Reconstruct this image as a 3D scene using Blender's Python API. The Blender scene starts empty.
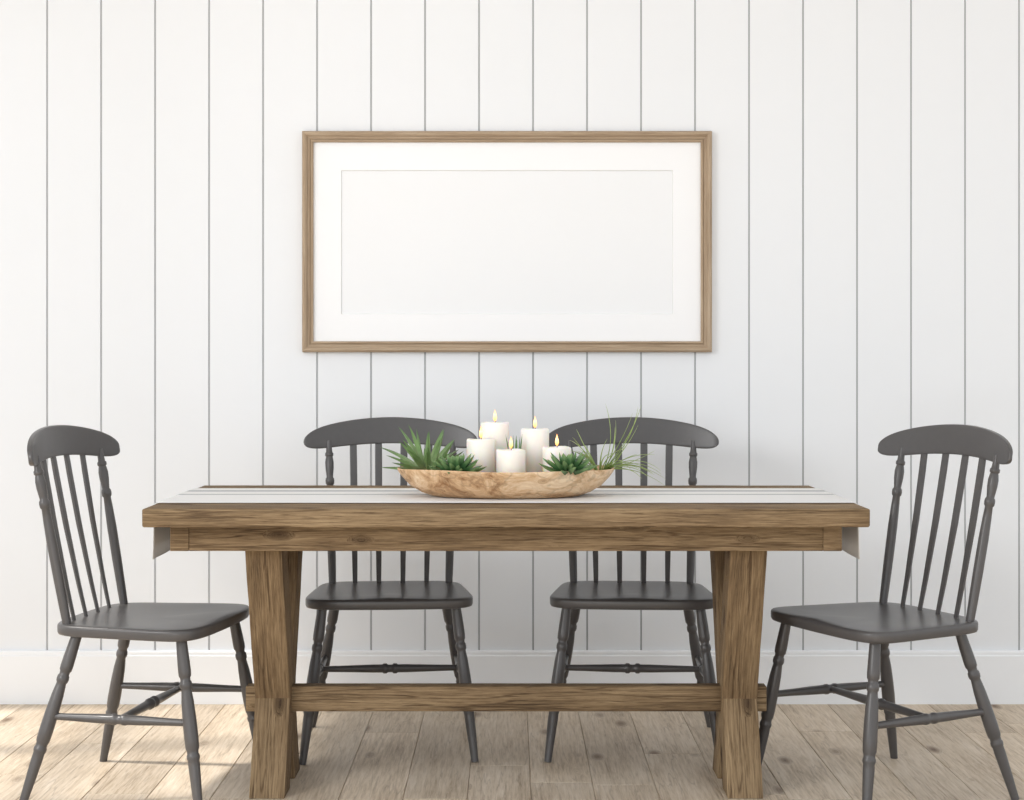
import bpy, bmesh, math, random
from mathutils import Vector, Matrix, noise
random.seed(7)
S = bpy.context.scene
C = S.collection
S.view_settings.view_transform = 'Standard'
S.view_settings.look = 'None'
PI = math.pi
WALL_Y = 5.28
TZ = 0.76          # table top height

# ------------------------------------------------------------------ materials
def new_mat(name):
    m = bpy.data.materials.new(name); m.use_nodes = True
    nt = m.node_tree
    return m, nt, nt.nodes['Principled BSDF']
def N(nt, t, **kw):
    n = nt.nodes.new(t)
    for k, v in kw.items():
        if k in n.inputs.keys(): n.inputs[k].default_value = v
        else: setattr(n, k, v)
    return n
def ramp(nt, fac, stops):
    r = nt.nodes.new('ShaderNodeValToRGB')
    el = r.color_ramp.elements
    while len(el) < len(stops): el.new(0.5)
    for e, (p, c) in zip(el, stops):
        e.position = p; e.color = (c[0], c[1], c[2], 1)
    nt.links.new(fac, r.inputs['Fac'])
    return r
def srgb(r, g, b):
    f = lambda c: ((c/255+0.055)/1.055)**2.4 if c > 10 else c/255/12.92
    return (f(r), f(g), f(b))
def plain(name, col, rough=0.5, var=0.06, scale=20, bump=0.0, sss=0.0):
    m, nt, b = new_mat(name)
    tc = N(nt, 'ShaderNodeTexCoord')
    n = N(nt, 'ShaderNodeTexNoise', Scale=scale, Detail=4.0)
    nt.links.new(tc.outputs['Object'], n.inputs['Vector'])
    r = ramp(nt, n.outputs['Fac'], [(0.3, [c*(1-var) for c in col]), (0.7, [min(1, c*(1+var)) for c in col])])
    nt.links.new(r.outputs['Color'], b.inputs['Base Color'])
    b.inputs['Roughness'].default_value = rough
    if bump:
        bp = N(nt, 'ShaderNodeBump', Strength=bump, Distance=0.002)
        nt.links.new(n.outputs['Fac'], bp.inputs['Height']); nt.links.new(bp.outputs['Normal'], b.inputs['Normal'])
    if sss:
        b.inputs['Subsurface Weight'].default_value = sss
        b.inputs['Subsurface Scale'].default_value = 0.03
        b.inputs['Subsurface Radius'].default_value = (1.0, 0.6, 0.35)
    return m
def wood(name, axis, dark, mid, light, knots=0.8, rough=0.6, bump=0.35, attr=False, fine=34, stretch=0.06, kn=(1.6, 7.0), spec=0.3, streak=0.5, sfine=150, sstretch=0.035, knotcol=(0.40, 0.30, 0.22), warp=0.08, dist=0.2, kthr=0.0, stops=(.42, .59, .76), patch=.35, crack=0.0, cfine=28, cstretch=.035, cw=.010):
    m, nt, b = new_mat(name); L = nt.links.new
    tc = N(nt, 'ShaderNodeTexCoord')
    vec = tc.outputs['Object']
    if attr:
        at = N(nt, 'ShaderNodeAttribute', attribute_name='rnd')
        sc = N(nt, 'ShaderNodeVectorMath', operation='SCALE'); sc.inputs['Scale'].default_value = 37.0
        L(at.outputs['Vector'], sc.inputs[0])
        ad = N(nt, 'ShaderNodeVectorMath', operation='ADD')
        L(vec, ad.inputs[0]); L(sc.outputs[0], ad.inputs[1]); vec = ad.outputs[0]
    def mapped(al, ac):
        mp = N(nt, 'ShaderNodeMapping')
        s = [ac, ac, ac]; s[axis] = al
        mp.inputs['Scale'].default_value = s
        L(vec, mp.inputs['Vector']); return mp.outputs[0]
    # knots
    vo = N(nt, 'ShaderNodeTexVoronoi', Scale=1.0, Randomness=1.0)
    L(mapped(*kn), vo.inputs['Vector'])
    kr = ramp(nt, vo.outputs['Distance'], [(0.04, (1, 1, 1)), (0.09, (0.7, 0.7, 0.7)), (0.20, (0, 0, 0))])
    # grain, warped round the knots
    n1 = N(nt, 'ShaderNodeTexNoise', Scale=fine, Detail=12.0, Roughness=0.72, Distortion=dist)
    wp = N(nt, 'ShaderNodeVectorMath', operation='SCALE'); wp.inputs['Scale'].default_value = warp
    L(kr.outputs['Color'], wp.inputs[0])
    def warped(al):
        a2 = N(nt, 'ShaderNodeVectorMath', operation='ADD')
        L(mapped(al, 1.0), a2.inputs[0]); L(wp.outputs[0], a2.inputs[1]); return a2.outputs[0]
    L(warped(stretch), n1.inputs['Vector'])
    n2 = N(nt, 'ShaderNodeTexNoise', Scale=3.0, Detail=3.0)
    L(mapped(0.8, 3.0), n2.inputs['Vector'])
    mx = N(nt, 'ShaderNodeMath', operation='MULTIPLY_ADD'); mx.inputs[1].default_value = patch
    L(n2.outputs['Fac'], mx.inputs[0])
    m2 = N(nt, 'ShaderNodeMath', operation='MULTIPLY'); m2.inputs[1].default_value = 1.2-patch
    L(n1.outputs['Fac'], m2.inputs[0]); L(m2.outputs[0], mx.inputs[2])
    r = ramp(nt, mx.outputs[0], list(zip(stops, (dark, mid, light))))
    # thin dark pores
    n3 = N(nt, 'ShaderNodeTexNoise', Scale=sfine, Detail=5.0, Roughness=0.65)
    L(mapped(sstretch, 1.0), n3.inputs['Vector'])
    sr = ramp(nt, n3.outputs['Fac'], [(0.36, (1, 1, 1)), (0.45, (0, 0, 0))])
    sm = N(nt, 'ShaderNodeMath', operation='MULTIPLY'); sm.inputs[1].default_value = streak
    L(sr.outputs['Color'], sm.inputs[0])
    mask = sm.outputs[0]
    if crack:
        # hairline cracks and growth lines running with the grain
        n4 = N(nt, 'ShaderNodeTexNoise', Scale=cfine, Detail=3.0, Roughness=0.5)
        L(warped(cstretch), n4.inputs['Vector'])
        s4 = N(nt, 'ShaderNodeMath', operation='SUBTRACT'); s4.inputs[1].default_value = .5; L(n4.outputs['Fac'], s4.inputs[0])
        a4 = N(nt, 'ShaderNodeMath', operation='ABSOLUTE'); L(s4.outputs[0], a4.inputs[0])
        c4 = ramp(nt, a4.outputs[0], [(cw*.3, (1, 1, 1)), (cw*1.6, (0, 0, 0))])
        k4 = N(nt, 'ShaderNodeMath', operation='MULTIPLY'); k4.inputs[1].default_value = crack; L(c4.outputs['Color'], k4.inputs[0])
        mxx = N(nt, 'ShaderNodeMath', operation='MAXIMUM'); L(mask, mxx.inputs[0]); L(k4.outputs[0], mxx.inputs[1]); mask = mxx.outputs[0]
    mixs = N(nt, 'ShaderNodeMix', data_type='RGBA', blend_type='MULTIPLY')
    L(mask, mixs.inputs[0]); L(r.outputs['Color'], mixs.inputs[6]); mixs.inputs[7].default_value = (0.36, 0.31, 0.27, 1)
    mix = N(nt, 'ShaderNodeMix', data_type='RGBA', blend_type='MULTIPLY')
    km = N(nt, 'ShaderNodeMath', operation='MULTIPLY'); km.inputs[1].default_value = knots
    # only some cells carry a knot
    gt = N(nt, 'ShaderNodeMath', operation='GREATER_THAN'); gt.inputs[1].default_value = kthr
    sx = N(nt, 'ShaderNodeSeparateColor'); L(vo.outputs['Color'], sx.inputs[0]); L(sx.outputs[0], gt.inputs[0])
    kk = N(nt, 'ShaderNodeMath', operation='MULTIPLY'); L(kr.outputs['Color'], kk.inputs[0]); L(gt.outputs[0], kk.inputs[1])
    L(kk.outputs[0], km.inputs[0]); L(km.outputs[0], mix.inputs[0])
    L(mixs.outputs[2], mix.inputs[6]); mix.inputs[7].default_value = (*knotcol, 1)
    out = mix.outputs[2]
    if attr:
        hs = N(nt, 'ShaderNodeHueSaturation')
        mr = N(nt, 'ShaderNodeMapRange'); mr.inputs['To Min'].default_value = 0.87; mr.inputs['To Max'].default_value = 1.11
        L(at.outputs['Fac'], mr.inputs['Value']); L(mr.outputs[0], hs.inputs['Value']); L(out, hs.inputs['Color'])
        out = hs.outputs[0]
    L(out, b.inputs['Base Color'])
    b.inputs['Roughness'].default_value = rough
    b.inputs['Specular IOR Level'].default_value = spec
    ah = N(nt, 'ShaderNodeMath', operation='SUBTRACT'); L(n1.outputs['Fac'], ah.inputs[0]); L(mask, ah.inputs[1])
    bp = N(nt, 'ShaderNodeBump', Strength=bump, Distance=0.003)
    L(ah.outputs[0], bp.inputs['Height']); L(bp.outputs['Normal'], b.inputs['Normal'])
    return m

TW = (srgb(72, 57, 41), srgb(123, 101, 74), srgb(163, 140, 108))
M_tab_x = wood('table_wood', 0, *TW, fine=210, stretch=0.04, bump=0.55, streak=0.6, kn=(4.4, 11.5), rough=0.75, sfine=330, sstretch=.04, warp=.06, knotcol=(.16, .11, .08), knots=1.0, kthr=.25, stops=(.405, .58, .785), patch=.46, crack=.85, cfine=34, cstretch=.03, cw=.009)
FC = (srgb(142, 122, 100), srgb(166, 145, 121), srgb(184, 165, 142))
M_frame_x = wood('frame_wood_horizontal', 0, *FC, knots=0.0, bump=0.1, fine=240, stretch=.03, sfine=400, streak=0.25)
M_frame_z = wood('frame_wood_vertical', 2, *FC, knots=0.0, bump=0.1, fine=240, stretch=.03, sfine=400, streak=0.25)
M_floor = wood('floor_wood', 1, srgb(165, 146, 123), srgb(201, 184, 162), srgb(219, 205, 187), knots=.95, attr=True, rough=0.5, bump=0.1, fine=120, stretch=.06, kn=(3.6, 8.5), streak=0.25, sfine=180, sstretch=.05, knotcol=(0.26, 0.18, 0.13), warp=.06, kthr=.3, crack=.4, cfine=22, cstretch=.05, cw=.006)
M_bowl = wood('bowl_wood', 0, srgb(142, 98, 60), srgb(208, 172, 132), srgb(238, 214, 182), knots=0.4, bump=0.1, rough=0.5, fine=14, stretch=0.6, kn=(12, 22), streak=0.1, sfine=90, sstretch=.3, dist=2.6, crack=.35, cfine=16, cstretch=.7, cw=.02)
M_chair = plain('charcoal_paint', (0.077, 0.072, 0.071), rough=0.33, var=0.03, scale=60)
M_wall = plain('white_shiplap_paint', (0.80, 0.82, 0.845), rough=0.6, var=0.003, scale=3)
M_gap = plain('shiplap_gap_shade', (0.41, 0.42, 0.43), rough=0.8, var=0.02, scale=3)  # shade in the grooves between boards, put into the colour as grey
M_base = plain('white_trim_paint', (0.865, 0.883, 0.905), rough=0.4, var=0.003, scale=3)
M_mat = plain('mat_board', (0.895, 0.902, 0.915), rough=0.9, var=0.002, scale=200)
M_print = plain('blank_paper', (0.85, 0.862, 0.877), rough=0.9, var=0.002, scale=200)
M_wax = plain('white_wax', (0.90, 0.86, 0.81), rough=0.45, var=0.02, scale=30, sss=0.7)
M_wick = plain('charred_wick', (0.02, 0.015, 0.012), rough=0.9)
M_ceil = plain('ceiling_paint', (0.86, 0.87, 0.88), rough=0.8, var=0.004, scale=3)

def flame_mat():
    m, nt, b = new_mat('candle_flame')
    tc = N(nt, 'ShaderNodeTexCoord'); sp = N(nt, 'ShaderNodeSeparateXYZ')
    nt.links.new(tc.outputs['Generated'], sp.inputs[0])
    r = ramp(nt, sp.outputs['Z'], [(0.0, (1.0, 0.30, 0.04)), (0.25, (1.0, 0.50, 0.15)), (0.6, (1.0, 0.70, 0.33)), (1.0, (1.0, 0.32, 0.06))])
    nt.links.new(r.outputs['Color'], b.inputs['Emission Color'])
    b.inputs['Emission Strength'].default_value = 2.2
    b.inputs['Base Color'].default_value = (0.3, 0.2, 0.1, 1)
    return m
M_flame = flame_mat()
def leaf_mat(name, base, mid, tip, rough=0.45):
    m, nt, b = new_mat(name)
    at = N(nt, 'ShaderNodeAttribute', attribute_name='along')
    n = N(nt, 'ShaderNodeTexNoise', Scale=60.0)
    tc = N(nt, 'ShaderNodeTexCoord'); nt.links.new(tc.outputs['Object'], n.inputs['Vector'])
    a = N(nt, 'ShaderNodeMath', operation='MULTIPLY_ADD'); a.inputs[1].default_value = 0.35
    nt.links.new(n.outputs['Fac'], a.inputs[0])
    s = N(nt, 'ShaderNodeMath', operation='SUBTRACT'); s.inputs[1].default_value = 0.17
    nt.links.new(at.outputs['Fac'], s.inputs[0]); nt.links.new(s.outputs[0], a.inputs[2])
    r = ramp(nt, a.outputs[0], [(0.0, base), (0.55, mid), (1.0, tip)])
    nt.links.new(r.outputs['Color'], b.inputs['Base Color']); b.inputs['Roughness'].default_value = rough
    return m
M_agave = leaf_mat('agave_leaf', srgb(186, 202, 158), srgb(124, 154, 98), srgb(80, 112, 62))
M_rosette = leaf_mat('rosette_leaf', srgb(40, 74, 42), srgb(70, 108, 64), srgb(132, 162, 108))
M_air = leaf_mat('air_plant_leaf', srgb(108, 134, 66), srgb(140, 162, 88), srgb(170, 186, 116))

def runner_mat():
    m, nt, b = new_mat('runner_cloth'); L = nt.links.new
    tc = N(nt, 'ShaderNodeTexCoord'); sp = N(nt, 'ShaderNodeSeparateXYZ'); L(tc.outputs['Object'], sp.inputs[0])
    ab = N(nt, 'ShaderNodeMath', operation='ADD'); ab.inputs[1].default_value = .5; L(sp.outputs['Y'], ab.inputs[0])
    w = (0.84, 0.835, 0.825); g = (0.42, 0.43, 0.45)
    r = ramp(nt, ab.outputs[0], [(0.0, w), (0.500, w), (0.501, g), (0.525, g), (0.526, w), (0.615, w), (0.616, g), (0.655, g), (0.656, w)])
    r.color_ramp.interpolation = 'CONSTANT'
    n = N(nt, 'ShaderNodeTexNoise', Scale=350.0); L(tc.outputs['Object'], n.inputs['Vector'])
    bp = N(nt, 'ShaderNodeBump', Strength=0.3, Distance=0.001); L(n.outputs['Fac'], bp.inputs['Height'])
    L(bp.outputs['Normal'], b.inputs['Normal']); L(r.outputs['Color'], b.inputs['Base Color'])
    b.inputs['Roughness'].default_value = 0.9
    # thin woven cloth lets a little daylight through
    tr = N(nt, 'ShaderNodeBsdfTranslucent'); L(r.outputs['Color'], tr.inputs['Color'])
    ms = N(nt, 'ShaderNodeMixShader'); ms.inputs[0].default_value = .08
    L(b.outputs[0], ms.inputs[1]); L(tr.outputs[0], ms.inputs[2])
    L(ms.outputs[0], nt.nodes['Material Output'].inputs['Surface'])
    return m
M_runner = runner_mat()

# ------------------------------------------------------------------ helpers
def obj(name, bm, m, parent=None, smooth=True, loc=None, ang=40, m2=None):
    bmesh.ops.recalc_face_normals(bm, faces=bm.faces)
    me = bpy.data.meshes.new(name); bm.to_mesh(me); bm.free()
    if smooth:
        for p in me.polygons: p.use_smooth = True
        me.set_sharp_from_angle(angle=math.radians(ang))
    me.materials.append(m)
    if m2: me.materials.append(m2)
    o = bpy.data.objects.new(name, me); C.objects.link(o)
    if parent: o.parent = parent
    if loc: o.location = loc
    return o
def tag(o, label=None, cat=None, group=None, kind=None):
    if label: o['label'] = label
    if cat: o['category'] = cat
    if group: o['group'] = group
    if kind: o['kind'] = kind
    return o
def thing(name, label, cat, loc=(0, 0, 0), rz=0, group=None):
    o = bpy.data.objects.new(name, None); C.objects.link(o)
    o.empty_display_size = 0.1
    o.location = loc; o.rotation_euler = (0, 0, rz)
    return tag(o, label, cat, group)
def dup(root, label, loc, rz, name=None):
    r = root.copy(); C.objects.link(r); r.location = loc; r.rotation_euler = (0, 0, rz); r['label'] = label
    for ch in list(root.children):
        c = ch.copy(); C.objects.link(c); c.parent = r
        for g in list(ch.children):
            d = g.copy(); C.objects.link(d); d.parent = c
    return r
def box(bm, a, b, bev=0.0, seg=2):
    a = Vector(a); b = Vector(b)
    r = bmesh.ops.create_cube(bm, size=1.0)
    vs = r['verts']
    for v in vs:
        v.co = Vector(((a[i]+b[i])/2 + v.co[i]*(b[i]-a[i]) for i in range(3)))
    if bev:
        es = {e for v in vs for e in v.link_edges}
        bmesh.ops.bevel(bm, geom=list(es), offset=bev, segments=seg, profile=0.5, affect='EDGES')
def turned(bm, p0, p1, prof, seg=18, rx=1.0, ry=1.0, uref=(1, 0, 0), bend=None, sq=2.0):
    p0 = Vector(p0); p1 = Vector(p1); a = (p1-p0).normalized()
    u = Vector(uref); u = (u - a*u.dot(a)).normalized(); v = a.cross(u)
    rings = []; e = 2/sq
    cs = []
    for k in range(seg):
        w = 2*PI*(k+.5)/seg; c, s = math.cos(w), math.sin(w)
        cs.append((math.copysign(abs(c)**e, c), math.copysign(abs(s)**e, s)))
    for t, r in prof:
        c = p0.lerp(p1, t)
        if bend is not None: c = c + Vector(bend)*(4*t*(1-t))
        rings.append([bm.verts.new(c + u*(x*r*rx) + v*(y*r*ry)) for x, y in cs])
    for A, B in zip(rings, rings[1:]):
        for k in range(seg):
            bm.faces.new((A[k], A[(k+1) % seg], B[(k+1) % seg], B[k]))
    bm.faces.new(rings[0][::-1]); bm.faces.new(rings[-1])
def lathe(bm, prof, seg=40, sx=1.0, sy=1.0, o=(0, 0, 0), wob=None, close=True):
    rings = []
    for r, z in prof:
        ring = []
        for k in range(seg):
            a = 2*PI*k/seg; dz = wob(a, r, z) if wob else 0
            ring.append(bm.verts.new((o[0]+math.cos(a)*r*sx, o[1]+math.sin(a)*r*sy, o[2]+z+dz)))
        rings.append(ring)
    for A, B in zip(rings, rings[1:]):
        for k in range(seg): bm.faces.new((A[k], A[(k+1) % seg], B[(k+1) % seg], B[k]))
    if close: bm.faces.new(rings[0][::-1]); bm.faces.new(rings[-1])

# ------------------------------------------------------------------ setting
def back_wall():
    bm = bmesh.new()
    P = 0.1782; x0 = 0.0765; gw = 0.0030; gd = 0.003
    pts = []; gap = set()
    for i in range(-25, 25):
        x = x0 + i*P
        gap.add(len(pts)+1)
        pts += [(x-gw, WALL_Y), (x-gw*.9, WALL_Y+gd), (x+gw*.9, WALL_Y+gd), (x+gw, WALL_Y)]
    pts += [(pts[-1][0]+0.1, WALL_Y), (pts[-1][0]+0.1, WALL_Y+0.12), (pts[0][0]-0.1, WALL_Y+0.12), (pts[0][0]-0.1, WALL_Y)]
    lo = [bm.verts.new((x, y, 0)) for x, y in pts]; hi = [bm.verts.new((x, y, 2.9)) for x, y in pts]
    n = len(pts)
    for k in range(n):
        f = bm.faces.new((lo[k], lo[(k+1) % n], hi[(k+1) % n], hi[k]))
        if k in gap: f.material_index = 1
    bm.faces.new(lo); bm.faces.new(hi)
    tag(obj('wall_back', bm, M_wall, smooth=False, m2=M_gap), kind='structure')
back_wall()
bm = bmesh.new()
base_prof = [(0, 0), (-0.018, 0), (-0.018, 0.158), (-0.0145, 0.161), (-0.0145, 0.170), (-0.011, 0.175), (0, 0.175)]
A = [bm.verts.new((-4.4, WALL_Y+y, z)) for y, z in base_prof]; B = [bm.verts.new((4.4, WALL_Y+y, z)) for y, z in base_prof]
for k in range(len(A)): bm.faces.new((A[k], A[(k+1) % len(A)], B[(k+1) % len(A)], B[k]))
bm.faces.new(A); bm.faces.new(B)
tag(obj('baseboard_back', bm, M_base, smooth=False), kind='structure')

def floor():
    bm = bmesh.new(); lay = bm.faces.layers.float.new('rnd')
    W = 0.165; rnd = random.Random(3)
    x = -4.4
    while x < 4.4:
        y = -1.5 - rnd.uniform(0, 1.5)
        while y < WALL_Y:
            Lg = rnd.uniform(0.8, 1.7); y1 = min(y+Lg, WALL_Y)
            c = 0.0019; g = .0004
            a = [bm.verts.new(p) for p in ((x, y, -0.03), (x+W, y, -0.03), (x+W, y1, -0.03), (x, y1, -0.03))]
            b = [bm.verts.new(p) for p in ((x+g, y+g, -c), (x+W-g, y+g, -c), (x+W-g, y1-g, -c), (x+g, y1-g, -c))]
            d = [bm.verts.new(p) for p in ((x+c, y+c, 0), (x+W-c, y+c, 0), (x+W-c, y1-c, 0), (x+c, y1-c, 0))]
            fs = [bm.faces.new(a[::-1]), bm.faces.new(d)]
            for q, r in ((a, b), (b, d)):
                for k in range(4): fs.append(bm.faces.new((q[k], q[(k+1) % 4], r[(k+1) % 4], r[k])))
            v = rnd.random()
            for f in fs: f[lay] = v
            y = y1
        x += W
    o = obj('floor', bm, M_floor, smooth=False)
    tag(o, kind='structure')
floor()

# left wall with one tall window (out of frame; the sun comes through it) and the ceiling added overhead, unseen, to block stray sun and shade the back wall
WX = -2.6; wy0, wy1, wz0, wz1 = 3.20, 5.08, 0.15, 2.58
bm = bmesh.new()
for a, b in (((WX-.1, 2.8, 0), (WX, wy0, 2.9)), ((WX-.1, wy1, 0), (WX, WALL_Y, 2.9)), ((WX-.1, wy0, 0), (WX, wy1, wz0)), ((WX-.1, wy0, wz1), (WX, wy1, 2.9))):
    box(bm, a, b)
tag(obj('wall_left', bm, M_wall, smooth=False), kind='structure')
bm = bmesh.new()
def bar(y0, y1, z0, z1): box(bm, (WX-.07, y0, z0), (WX-.02, y1, z1))
bar(wy0, wy0+.05, wz0, wz1); bar(wy1-.05, wy1, wz0, wz1); bar(wy0, wy1, wz0, wz0+.05); bar(wy0, wy1, wz1-.05, wz1)
for k in (1, 2): yy = wy0+(wy1-wy0)*k/3; bar(yy-.03, yy+.03, wz0, wz1)
for k in (1, 2): zz = wz0+(wz1-wz0)*k/3; bar(wy0, wy1, zz-.02, zz+.02)
tag(obj('window_1', bm, M_base, smooth=False), kind='structure')
bm = bmesh.new(); box(bm, (WX-.1, 2.9, 2.9), (4.4, WALL_Y+.12, 3.0))
tag(obj('sun_block_ceiling', bm, M_ceil, smooth=False), kind='structure')

# ------------------------------------------------------------------ chairs
def make_chair(label):
    t = thing('dining_chair', label, 'chair', group='charcoal spindle-back dining chairs')
    # seat
    bm = bmesh.new(); n = 96
    def outline(s):
        out = []
        for k in range(n):
            a = 2*PI*k/n; e = 2/6.5
            cx = math.copysign(abs(math.cos(a))**e, math.cos(a)); cy = math.copysign(abs(math.sin(a))**e, math.sin(a))
            yy = -0.020 + cy*0.198
            if cy < 0: yy -= 0.012*(1-cx*cx)*(-cy)
            else: yy += 0.008*(1-cx*cx)*cy
            hw = 0.227 - 0.021*cy
            out.append((cx*hw*s, (yy+0.020)*s-0.020))
        return out
    def dish(x, y):
        d = 0.009*max(0, 1-(x/0.2)**2)*max(0, 1-((y-0.02)/0.17)**2)
        return -d + 0.004*max(0, 1-abs(x)/0.05)*max(0, min(1, (-y)/0.15))
    rings = []
    top = [(0.12, .456), (0.3, .456), (0.5, .456), (0.7, .456), (0.86, .456), (0.95, .4558), (0.985, .4545), (0.997, .4515), (1.0, .448), (0.999, .434), (0.99, .4285), (0.965, .4265), (0.6, .426), (0.15, .426)]
    for i, (s, z) in enumerate(top):
        rings.append([bm.verts.new((x, y, z + (dish(x, y) if i < 6 else 0))) for x, y in outline(s)])
    for A, B in zip(rings, rings[1:]):
        for k in range(n): bm.faces.new((A[k], A[(k+1) % n], B[(k+1) % n], B[k]))
    bm.faces.new(rings[0]); bm.faces.new(rings[-1])
    obj('seat', bm, M_chair, t, ang=50)
    legprof = [(0, .0130), (.03, .0138), (.13, .0154), (.19, .0160), (.215, .0154), (.225, .0128), (.24, .0122), (.25, .0148), (.265, .0155), (.28, .0148), (.29, .0124), (.305, .0130),
               (.36, .0155), (.47, .0174), (.56, .0178), (.62, .0170), (.635, .0146), (.65, .0142), (.662, .0164), (.675, .0164), (.69, .0142), (.72, .0146), (.82, .0132), (.95, .0110), (1, .0103)]
    tops = {}
    for sx in (-1, 1):
        for p0, p1 in (((sx*.189, -.170, .430), (sx*.241, -.238, 0)), ((sx*.160, .120, .430), (sx*.243, .232, 0))):
            bm = bmesh.new(); turned(bm, p0, p1, legprof, uref=(1, 0, 0)); obj('leg', bm, M_chair, t)
            tops[(sx, p1[1] < 0)] = (Vector(p0), Vector(p1))
    mids = []
    for sx in (-1, 1):
        a0, a1 = tops[(sx, True)]; b0, b1 = tops[(sx, False)]
        P = a0.lerp(a1, .48); Q = b0.lerp(b1, .48)
        bm = bmesh.new()
        turned(bm, P, Q, [(0, .0085), (.15, .0095), (.35, .0120), (.44, .0125), (.455, .0142), (.475, .0142), (.485, .0120), (.515, .0120), (.525, .0142), (.545, .0142), (.56, .0125), (.65, .0120), (.85, .0095), (1, .0085)], uref=(1, 0, 0))
        obj('stretcher', bm, M_chair, t)
        mids.append(P.lerp(Q, .5))
    bm = bmesh.new()
    turned(bm, mids[0], mids[1], [(0, .0085), (.15, .0095), (.38, .0120), (.445, .0120), (.455, .015), (.475, .015), (.485, .0115), (.515, .0115), (.525, .015), (.545, .015), (.555, .0120), (.62, .0120), (.85, .0095), (1, .0085)], uref=(0, 1, 0))
    obj('stretcher', bm, M_chair, t)
    # crest rail
    HW = 0.267
    yc = lambda u: 0.252 - 0.056*u*u
    zc = lambda u: 0.913 - 0.033*abs(u)**2.0
    bm = bmesh.new(); rings = []; nu = 90; sec = 28
    for i in range(nu+1):
        u = -math.cos(PI*i/nu)*0.9998
        hh = (0.0405 - 0.008*abs(u)**2) * (1-abs(u)**9)**0.5
        th = 0.0080 * (1-abs(u)**50)**0.5
        lean = 0.14
        ring = []
        for k in range(sec):
            a = 2*PI*(k+.5)/sec; e = 2/9.0
            cy = math.copysign(abs(math.cos(a))**e, math.cos(a)); cz = math.copysign(abs(math.sin(a))**e, math.sin(a))
            ring.append(bm.verts.new((u*HW, yc(u) + cy*th + cz*hh*lean, zc(u) + cz*hh)))
        rings.append(ring)
    for A, B in zip(rings, rings[1:]):
        for k in range(sec): bm.faces.new((A[k], A[(k+1) % sec], B[(k+1) % sec], B[k]))
    bm.faces.new(rings[0]); bm.faces.new(rings[-1])
    obj('crest_rail', bm, M_chair, t, ang=35)
    # posts and spindles
    postprof = [(0, .0108), (.10, .0118), (.30, .0130), (.50, .0130), (.62, .0115), (.69, .0100), (.70, .0130), (.72, .0138), (.735, .0130), (.745, .0100), (.76, .0105), (.81, .0130), (.85, .0134), (.88, .0112), (.888, .0100), (.896, .0128), (.912, .0128), (.92, .0100), (.94, .0092), (1, .0080)]
    U = .715
    for sx in (-1, 1):
        bm = bmesh.new(); turned(bm, (sx*.176, .140, .448), (sx*U*HW, yc(U)-.004, .882), postprof); obj('post', bm, M_chair, t)
    for f in (-.615, -.207, .207, .615):
        u = f*U
        bm = bmesh.new()
        turned(bm, (f*.176, .152, .446), (u*HW, yc(u)-.002, .890), [(0, .62), (.2, .75), (.55, .95), (.85, 1), (1, .95)], rx=.0112, ry=.0042, bend=(0, .004, 0), seg=16, sq=7)
        obj('spindle', bm, M_chair, t, ang=30)
    return t
c0 = make_chair('charcoal spindle-back chair behind the table, on the left of the bowl of candles')
c0.location = (-0.353, 4.715, 0); c0.rotation_euler = (0, 0, math.radians(3.5))
dup(c0, 'charcoal spindle-back chair behind the table, on the right of the bowl of candles', (0.361, 4.715, 0), math.radians(-3.5))
dup(c0, 'charcoal spindle-back chair at the left end of the table, seen from its side', (-0.958, 4.222, 0), math.radians(80))
dup(c0, 'charcoal spindle-back chair at the right end of the table, turned partly to the viewer', (0.982, 4.220, 0), math.radians(-65))

# ------------------------------------------------------------------ table
TX, TY = -.010, 4.325
tb = thing('dining_table', 'long rustic brown wooden trestle dining table with crossed board legs', 'table', (TX, TY, 0))
HL = .895
def worn(bm, amp, seed):
    # tiny knocks along the edges
    for v in bm.verts:
        p = v.co*9 + Vector((seed, seed*2, 0))
        v.co += noise.noise_vector(p)*amp + noise.noise_vector(p*4)*amp*.5
bm = bmesh.new()
for k in range(6):
    y0 = -.395 + k*.79/6
    b2 = bmesh.new(); box(b2, (-HL, y0+.0004, .714), (HL, y0+.79/6-.0004, TZ), bev=.005)
    me = bpy.data.meshes.new('tmp')
    for i in range(1, 120):
        x = -HL + 2*HL*i/120
        bmesh.ops.bisect_plane(b2, geom=b2.verts[:]+b2.edges[:]+b2.faces[:], plane_co=(x, 0, 0), plane_no=(1, 0, 0))
    worn(b2, .0007, k*3.1)
    # extra wear on the long edges only
    for v in b2.verts:
        if v.co.z < .72 and k in (0, 5): v.co.z += noise.noise(v.co*40)*.0018
    b2.to_mesh(me); b2.free(); bm.from_mesh(me); bpy.data.meshes.remove(me)
obj('tabletop', bm, M_tab_x, tb, ang=30)
for s in (-1, 1):
    bm = bmesh.new(); box(bm, (-.795, s*.30-.014, .647), (.795, s*.30+.014, .714), bev=.002); obj('apron', bm, M_tab_x, tb, ang=30)
    bm = bmesh.new(); box(bm, (s*.795 if s > 0 else -.842, -.316, .647), (.842 if s > 0 else -.795, .316, .714), bev=.002); obj('apron', bm, M_tab_x, tb, ang=30)
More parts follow.
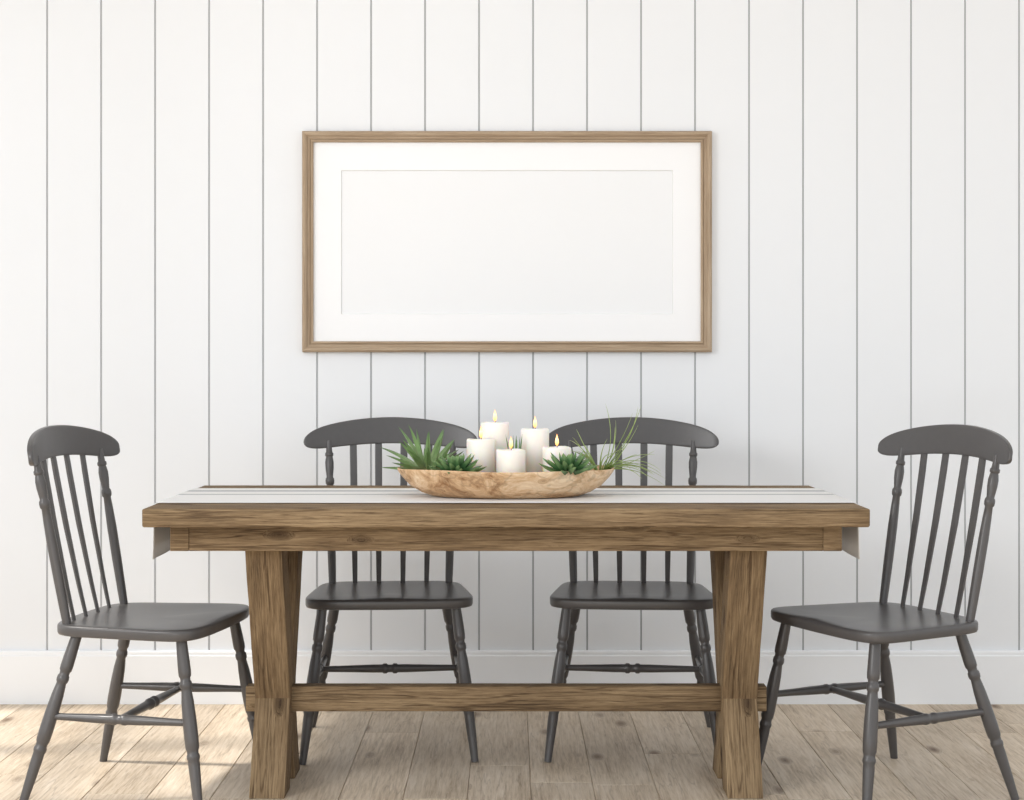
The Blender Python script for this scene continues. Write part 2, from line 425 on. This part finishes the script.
# crossed boards of each trestle
def cross_board(x, ytop, ybot, th, seed):
    top = Vector((x, ytop, .713)); bot = Vector((x, ybot, 0.0))
    d = (top-bot); d.normalize()
    bm = bmesh.new(); w = .052
    vs = []
    for xx in (-th/2, th/2):
        vs.append([(xx, ybot-w, 0), (xx, ybot+w, 0), (xx, ytop+w, .713), (xx, ytop-w, .713)])
    ex = d; ez = Vector((1, 0, 0)); ey = ez.cross(ex)
    R = Matrix((ex, ey, ez)).transposed(); Ri = R.inverted()
    org = (top+bot)/2
    v0 = [bm.verts.new(Ri @ (Vector((x+p[0], p[1], p[2]))-org)) for p in vs[0]]
    v1 = [bm.verts.new(Ri @ (Vector((x+p[0], p[1], p[2]))-org)) for p in vs[1]]
    bm.faces.new(v0); bm.faces.new(v1)
    for k in range(4): bm.faces.new((v0[k], v0[(k+1) % 4], v1[(k+1) % 4], v1[k]))
    bmesh.ops.bevel(bm, geom=list(bm.edges), offset=.003, segments=2, profile=.5, affect='EDGES')
    for i in range(1, 50):
        bmesh.ops.bisect_plane(bm, geom=bm.verts[:]+bm.edges[:]+bm.faces[:], plane_co=(-.36+.72*i/50, 0, 0), plane_no=(1, 0, 0))
    worn(bm, .0011, seed)
    o = obj('leg', bm, M_tab_x, tb, ang=30)
    o.location = org; o.rotation_euler = R.to_euler()
LC = -.066
for s in (-1, 1):
    cross_board(s*.615, LC-.185, LC+.098, .093, 3+s)
    cross_board(s*.615, LC+.215, LC-.100, .092, 9+s)
bm = bmesh.new(); box(bm, (-.69, LC-.022, .196), (.69, LC+.022, .263), bev=.003); obj('stretcher', bm, M_tab_x, tb, ang=30)

# runner
def runner():
    bm = bmesh.new(); e = HL
    path = [(-e-.0042, .617), (-e-.0040, .655), (-e-.0038, .70), (-e-.0036, .735), (-e-.0034, .752), (-e-.001, .7600), (-e+.007, .7624)]
    m = e-.007
    path += [(-m+2*m*k/30, .7624) for k in range(1, 30)]
    path += [(-x, z) for x, z in path[:7][::-1]]
    ny = 24; rows = []
    for i, (x, z) in enumerate(path):
        row = []
        for j in range(ny+1):
            y = -.240 + .48*j/ny
            hang = max(0, (.752-z)/.13)
            dx = hang*.0008*math.sin(j*.7+(1 if x > 0 else 0))+hang*.003
            row.append(bm.verts.new((x + math.copysign(dx, x), y, z-TZ)))
        rows.append(row)
    for A, B in zip(rows, rows[1:]):
        for j in range(ny): bm.faces.new((A[j], A[j+1], B[j+1], B[j]))
    o = obj('table_runner', bm, M_runner, ang=80)
    o.location = (TX, 4.325, TZ)
    sm = o.modifiers.new('thick', 'SOLIDIFY'); sm.thickness = .0016; sm.offset = 0
    tag(o, 'white cloth runner with grey stripes lying along the table and hanging over its ends', 'table runner')
runner()
RZ = .7634

# ------------------------------------------------------------------ bowl with candles and plants
BX, BY = -.011, 4.29
bm = bmesh.new()
prof = [(.02, 0), (.55, 0), (.68, .002), (.78, .012), (.88, .029), (.955, .052), (.990, .066), (1.0, .073), (.993, .0755), (.977, .073), (.93, .054), (.86, .033), (.77, .020), (.70, .014), (.55, .0135), (.02, .0135)]
lathe(bm, prof, seg=80, sx=.291, sy=.175, wob=lambda a, r, z: (z/.077)*(.0012*math.sin(2*a+.6)+.0012*math.sin(5*a)))
bo = obj('bowl', bm, M_bowl, ang=50); bo.location = (BX, BY, RZ)
tag(bo, 'shallow oval light wood bowl holding candles and succulents on the table runner', 'bowl')
FZ = RZ+.0139

cands = [(495, 4.365, .958, 'tallest white pillar candle, standing at the back of the bowl'),
         (481, 4.30, .915, 'white pillar candle leftmost in the bowl, in front of the tallest one'),
         (511, 4.222, .891, 'shortest white pillar candle at the front of the bowl'),
         (535, 4.345, .941, 'second tallest white pillar candle, right behind the front one'),
         (557, 4.262, .896, 'white pillar candle rightmost in the bowl, beside the dark rosette succulent')]
for px, y, zt, lab in cands:
    x = (px-510)*y/1600; h = zt-FZ; R = .0385
    t = thing('candle', lab, 'candle', (x, y, FZ), group='white pillar candles in the bowl')
    bm = bmesh.new()
    lathe(bm, [(.01, 0), (R-.002, 0), (R, .002), (R, h-.004), (R-.0012, h-.001), (R-.004, h), (R-.008, h-.001), (R-.014, h-.006), (R-.024, h-.009), (.003, h-.009)], seg=40,
          wob=lambda a, r, z, h=h: .0012*math.sin(3*a+h*40) if z > h-.02 else 0)
    obj('wax_body', bm, M_wax, t, ang=50)
    bm = bmesh.new(); turned(bm, (0, 0, h-.012), (.001, 0, h+.006), [(0, .0012), (1, .001)], seg=8); obj('wick', bm, M_wick, t)
    bm = bmesh.new()
    lathe(bm, [(.0006, h+.002), (.0028, h+.005), (.0047, h+.010), (.0050, h+.014), (.0040, h+.020), (.0022, h+.027), (.0005, h+.034)], seg=16)
    obj('flame', bm, M_flame, t)

def blade(bm, lay, base, az, e0, e1, length, width, thick=.25, nseg=8, wp=None, az1=0.0):
    p = Vector(base); rows = []
    for i in range(nseg+1):
        t = i/nseg
        e = e0 + (e1-e0)*t; a = az + az1*t
        d = Vector((math.cos(a)*math.cos(e), math.sin(a)*math.cos(e), math.sin(e)))
        side = Vector((-math.sin(a), math.cos(a), 0)); up = side.cross(d)*-1
        w = width*(wp(t) if wp else (0.75+0.9*t)*(1-t)**.75*1.15) + .0003
        th = w*thick
        ring = [p + side*w/2 + up*th*.5, p + up*th*.15, p - side*w/2 + up*th*.5, p - up*th]
        rows.append(([bm.verts.new(q) for q in ring], t))
        p = p + d*(length/nseg)
    for (A, t0), (B, t1) in zip(rows, rows[1:]):
        for k in range(4): bm.faces.new((A[k], A[(k+1) % 4], B[(k+1) % 4], B[k]))
        for v in A: v[lay] = t0
        for v in B: v[lay] = t1
    bm.faces.new(rows[0][0]); bm.faces.new(rows[-1][0])

def plant(name, label, px, y, z, mat, gen, cat='plant'):
    bm = bmesh.new(); lay = bm.verts.layers.float.new('along')
    gen(bm, lay)
    o = obj(name, bm, mat, ang=60); o.location = ((px-510)*y/1600, y, z)
    tag(o, label, cat)
    return o
R_ = math.radians
def agave(bm, lay):
    rnd = random.Random(11)
    for ring, (n, e, Lr, w) in enumerate([(10, 14, .122, .022), (10, 32, .140, .023), (9, 50, .146, .022), (6, 70, .140, .020)]):
        for k in range(n):
            az = 2*PI*(k+.5*(ring % 2))/n + rnd.uniform(-.22, .22)
            e0 = R_(e+rnd.uniform(-8, 8))
            front = max(0, -math.sin(az)); right = max(0, math.cos(az))
            blade(bm, lay, (math.cos(az)*.012, math.sin(az)*.012, 0.003), az, e0+R_(6), e0+R_(rnd.uniform(-24, 8)), Lr*rnd.uniform(.84, 1.12)*(1-.25*front-.25*right), w, thick=.36, nseg=10,
                  wp=lambda t: (0.9+.6*t)*(1-t)**.8, az1=rnd.uniform(-.2, .2))
def rosette(bm, lay):
    rnd = random.Random(5)
    for ring, (n, e, Lr, w) in enumerate([(13, 8, .072, .020), (12, 24, .068, .020), (10, 42, .058, .019), (7, 60, .045, .016), (4, 76, .034, .012)]):
        for k in range(n):
            az = 2*PI*(k+.5*(ring % 2))/n + rnd.uniform(-.12, .12)
            e0 = R_(e+rnd.uniform(-6, 6))
            blade(bm, lay, (math.cos(az)*.008, math.sin(az)*.008, .004+.004*ring), az, e0, e0+R_(14), Lr*rnd.uniform(.85, 1.12), w, thick=.35, nseg=7)
def air(bm, lay):
    rnd = random.Random(27)
    for k in range(40):
        if k < 25:      # loose tendrils spreading out over the right rim, curling at the tips
            az = rnd.uniform(-.5, .8); e0 = R_(rnd.uniform(12, 66)); Lr = rnd.uniform(.12, .22)
            e1 = max(e0-R_(rnd.uniform(40, 110)), R_(-40)) if k % 3 else e0+R_(rnd.uniform(10, 50))
        elif k < 34:    # curling back to the left
            az = PI - rnd.uniform(-.2, 1.0); e0 = R_(rnd.uniform(50, 78)); Lr = rnd.uniform(.09, .17)
            e1 = e0-R_(rnd.uniform(30, 90))
        else:
            az = rnd.uniform(0, 2*PI); e0 = R_(rnd.uniform(45, 80)); Lr = rnd.uniform(.08, .15)
            e1 = e0-R_(rnd.uniform(10, 90))
        if math.sin(az) < -.3: Lr *= .75
        blade(bm, lay, (math.cos(az)*.008, math.sin(az)*.008, .004), az, e0, e1, Lr, .0044, thick=.35, nseg=20,
              wp=lambda t: (1-t)**.6, az1=rnd.uniform(-1.5, 1.5))
def sprig(bm, lay):
    rnd = random.Random(2)
    for k in range(9):
        az = 2*PI*k/9
        e0 = R_(rnd.uniform(80, 88))
        blade(bm, lay, (math.cos(az)*.003, math.sin(az)*.003, 0), az, e0, e0+R_(rnd.uniform(-12, 4)), rnd.uniform(.13, .16), .010, thick=.3, nseg=8)
plant('agave_plant', 'spiky pale green agave at the left end of the bowl', 428, 4.30, RZ+.060, M_agave, agave)
plant('succulent', 'dark green rosette succulent beside the spiky agave', 456, 4.20, RZ+.058, M_rosette, rosette)['group'] = 'dark rosette succulents in the bowl'
plant('succulent', 'dark green rosette succulent in front of the rightmost candle', 568, 4.175, RZ+.064, M_rosette, rosette)['group'] = 'dark rosette succulents in the bowl'
plant('air_plant', 'wispy green air plant with long curling leaves at right of the bowl', 600, 4.30, RZ+.058, M_air, air)
plant('leafy_sprig', 'small upright green sprig between the candles', 515, 4.288, FZ+.001, M_agave, sprig)

# ------------------------------------------------------------------ picture frame
FX, FZc = -.0095, 1.5215; FW, FH = 1.347/2, .727/2
pf = thing('picture_frame', 'wide light wooden picture frame with white mat and blank print on the wall', 'picture', (FX, WALL_Y, FZc))
prof = [(0, 0), (0, -.022), (.0015, -.027), (.004, -.030), (.008, -.0315), (.012, -.0305), (.0155, -.0275), (.0175, -.0225), (.0185, -.0205), (.023, -.0195), (.026, -.0175), (.027, -.0155), (.0278, -.0195), (.0305, -.0215), (.034, -.0205), (.036, -.018), (.036, -.002), (.020, 0)]
corners = [(-1, 1), (1, 1), (1, -1), (-1, -1)]
for i in range(4):
    bm = bmesh.new(); rings = []
    for (sx, sz) in (corners[i], corners[(i+1) % 4]):
        rings.append([bm.verts.new((sx*(FW-ins), y, sz*(FH-ins))) for ins, y in prof])
    n = len(prof)
    for k in range(n): bm.faces.new((rings[0][k], rings[0][(k+1) % n], rings[1][(k+1) % n], rings[1][k]))
    bm.faces.new(rings[0]); bm.faces.new(rings[1])
    obj('frame_rail', bm, M_frame_x if i % 2 == 0 else M_frame_z, pf, ang=32)
bm = bmesh.new()
ow, oh = FW-.030, FH-.030; iw, ih = .547, .2375; zo = -.001
loops = []
for w, h, y in ((ow, oh, -.004), (ow, oh, -.0085), (iw, ih, -.0085), (iw-.0025, ih-.0025, -.0055), (iw-.0025, ih-.0025, -.004)):
    loops.append([bm.verts.new((sx*w, y, sz*h+zo)) for sx, sz in corners])
for j, (A, B) in enumerate(zip(loops, loops[1:]+loops[:1])):
    for k in range(4):
        f = bm.faces.new((A[k], A[(k+1) % 4], B[(k+1) % 4], B[k]))
        if j == 2: f.material_index = 1
M_bev = plain('mat_board_core', (0.80, 0.80, 0.80), rough=0.9, var=0.002, scale=200)
obj('mat_board', bm, M_mat, pf, smooth=False, m2=M_bev)
bm = bmesh.new(); box(bm, (-ow, -.0038, -oh), (ow, -.0015, oh)); obj('blank_print', bm, M_print, pf, smooth=False)

# ------------------------------------------------------------------ light
w = bpy.data.worlds.new('World'); S.world = w; w.use_nodes = True
bg = w.node_tree.nodes['Background']; bg.inputs['Color'].default_value = (0.925, 0.962, 1.0, 1); bg.inputs['Strength'].default_value = 1.23
def area(name, loc, target, sx, sy, e, col=(1, 1, 1)):
    l = bpy.data.lights.new(name, 'AREA'); l.shape = 'RECTANGLE'; l.size = sx; l.size_y = sy; l.energy = e; l.color = col
    o = bpy.data.objects.new(name, l); C.objects.link(o); o.location = loc
    o.rotation_euler = (Vector(target)-Vector(loc)).to_track_quat('-Z', 'Y').to_euler()
    return l
area('window_light', (-3.6, 0.6, 2.3), (0.5, 5.0, 0.2), 1.5, 1.3, 85, (1, .995, .99))
# added soft fill lamp, low behind the camera, to lift the lower wall
d = area('low_fill_light', (-1.2, -2.2, 0.45), (0.1, 5.28, 0.1), 2.4, 0.8, 9, (.97, .985, 1))
d.spread = math.radians(100)
sl = bpy.data.lights.new('sun', 'SUN'); sl.energy = 4.2; sl.angle = math.radians(4.0); sl.color = (1, .96, .90)
so = bpy.data.objects.new('sun', sl); C.objects.link(so); so.location = (-4, 3, 4)
so.rotation_euler = Vector((1, .15, -1.25)).to_track_quat('-Z', 'Y').to_euler()

# ------------------------------------------------------------------ camera
cd = bpy.data.cameras.new('camera'); co = bpy.data.objects.new('camera', cd); C.objects.link(co)
co.location = (0, 0, 1.106); co.rotation_euler = (PI/2, 0, 0)
cd.sensor_fit = 'HORIZONTAL'; cd.sensor_width = 36; cd.lens = 56.25
cd.shift_x = .002; cd.shift_y = -.03125
S.camera = co
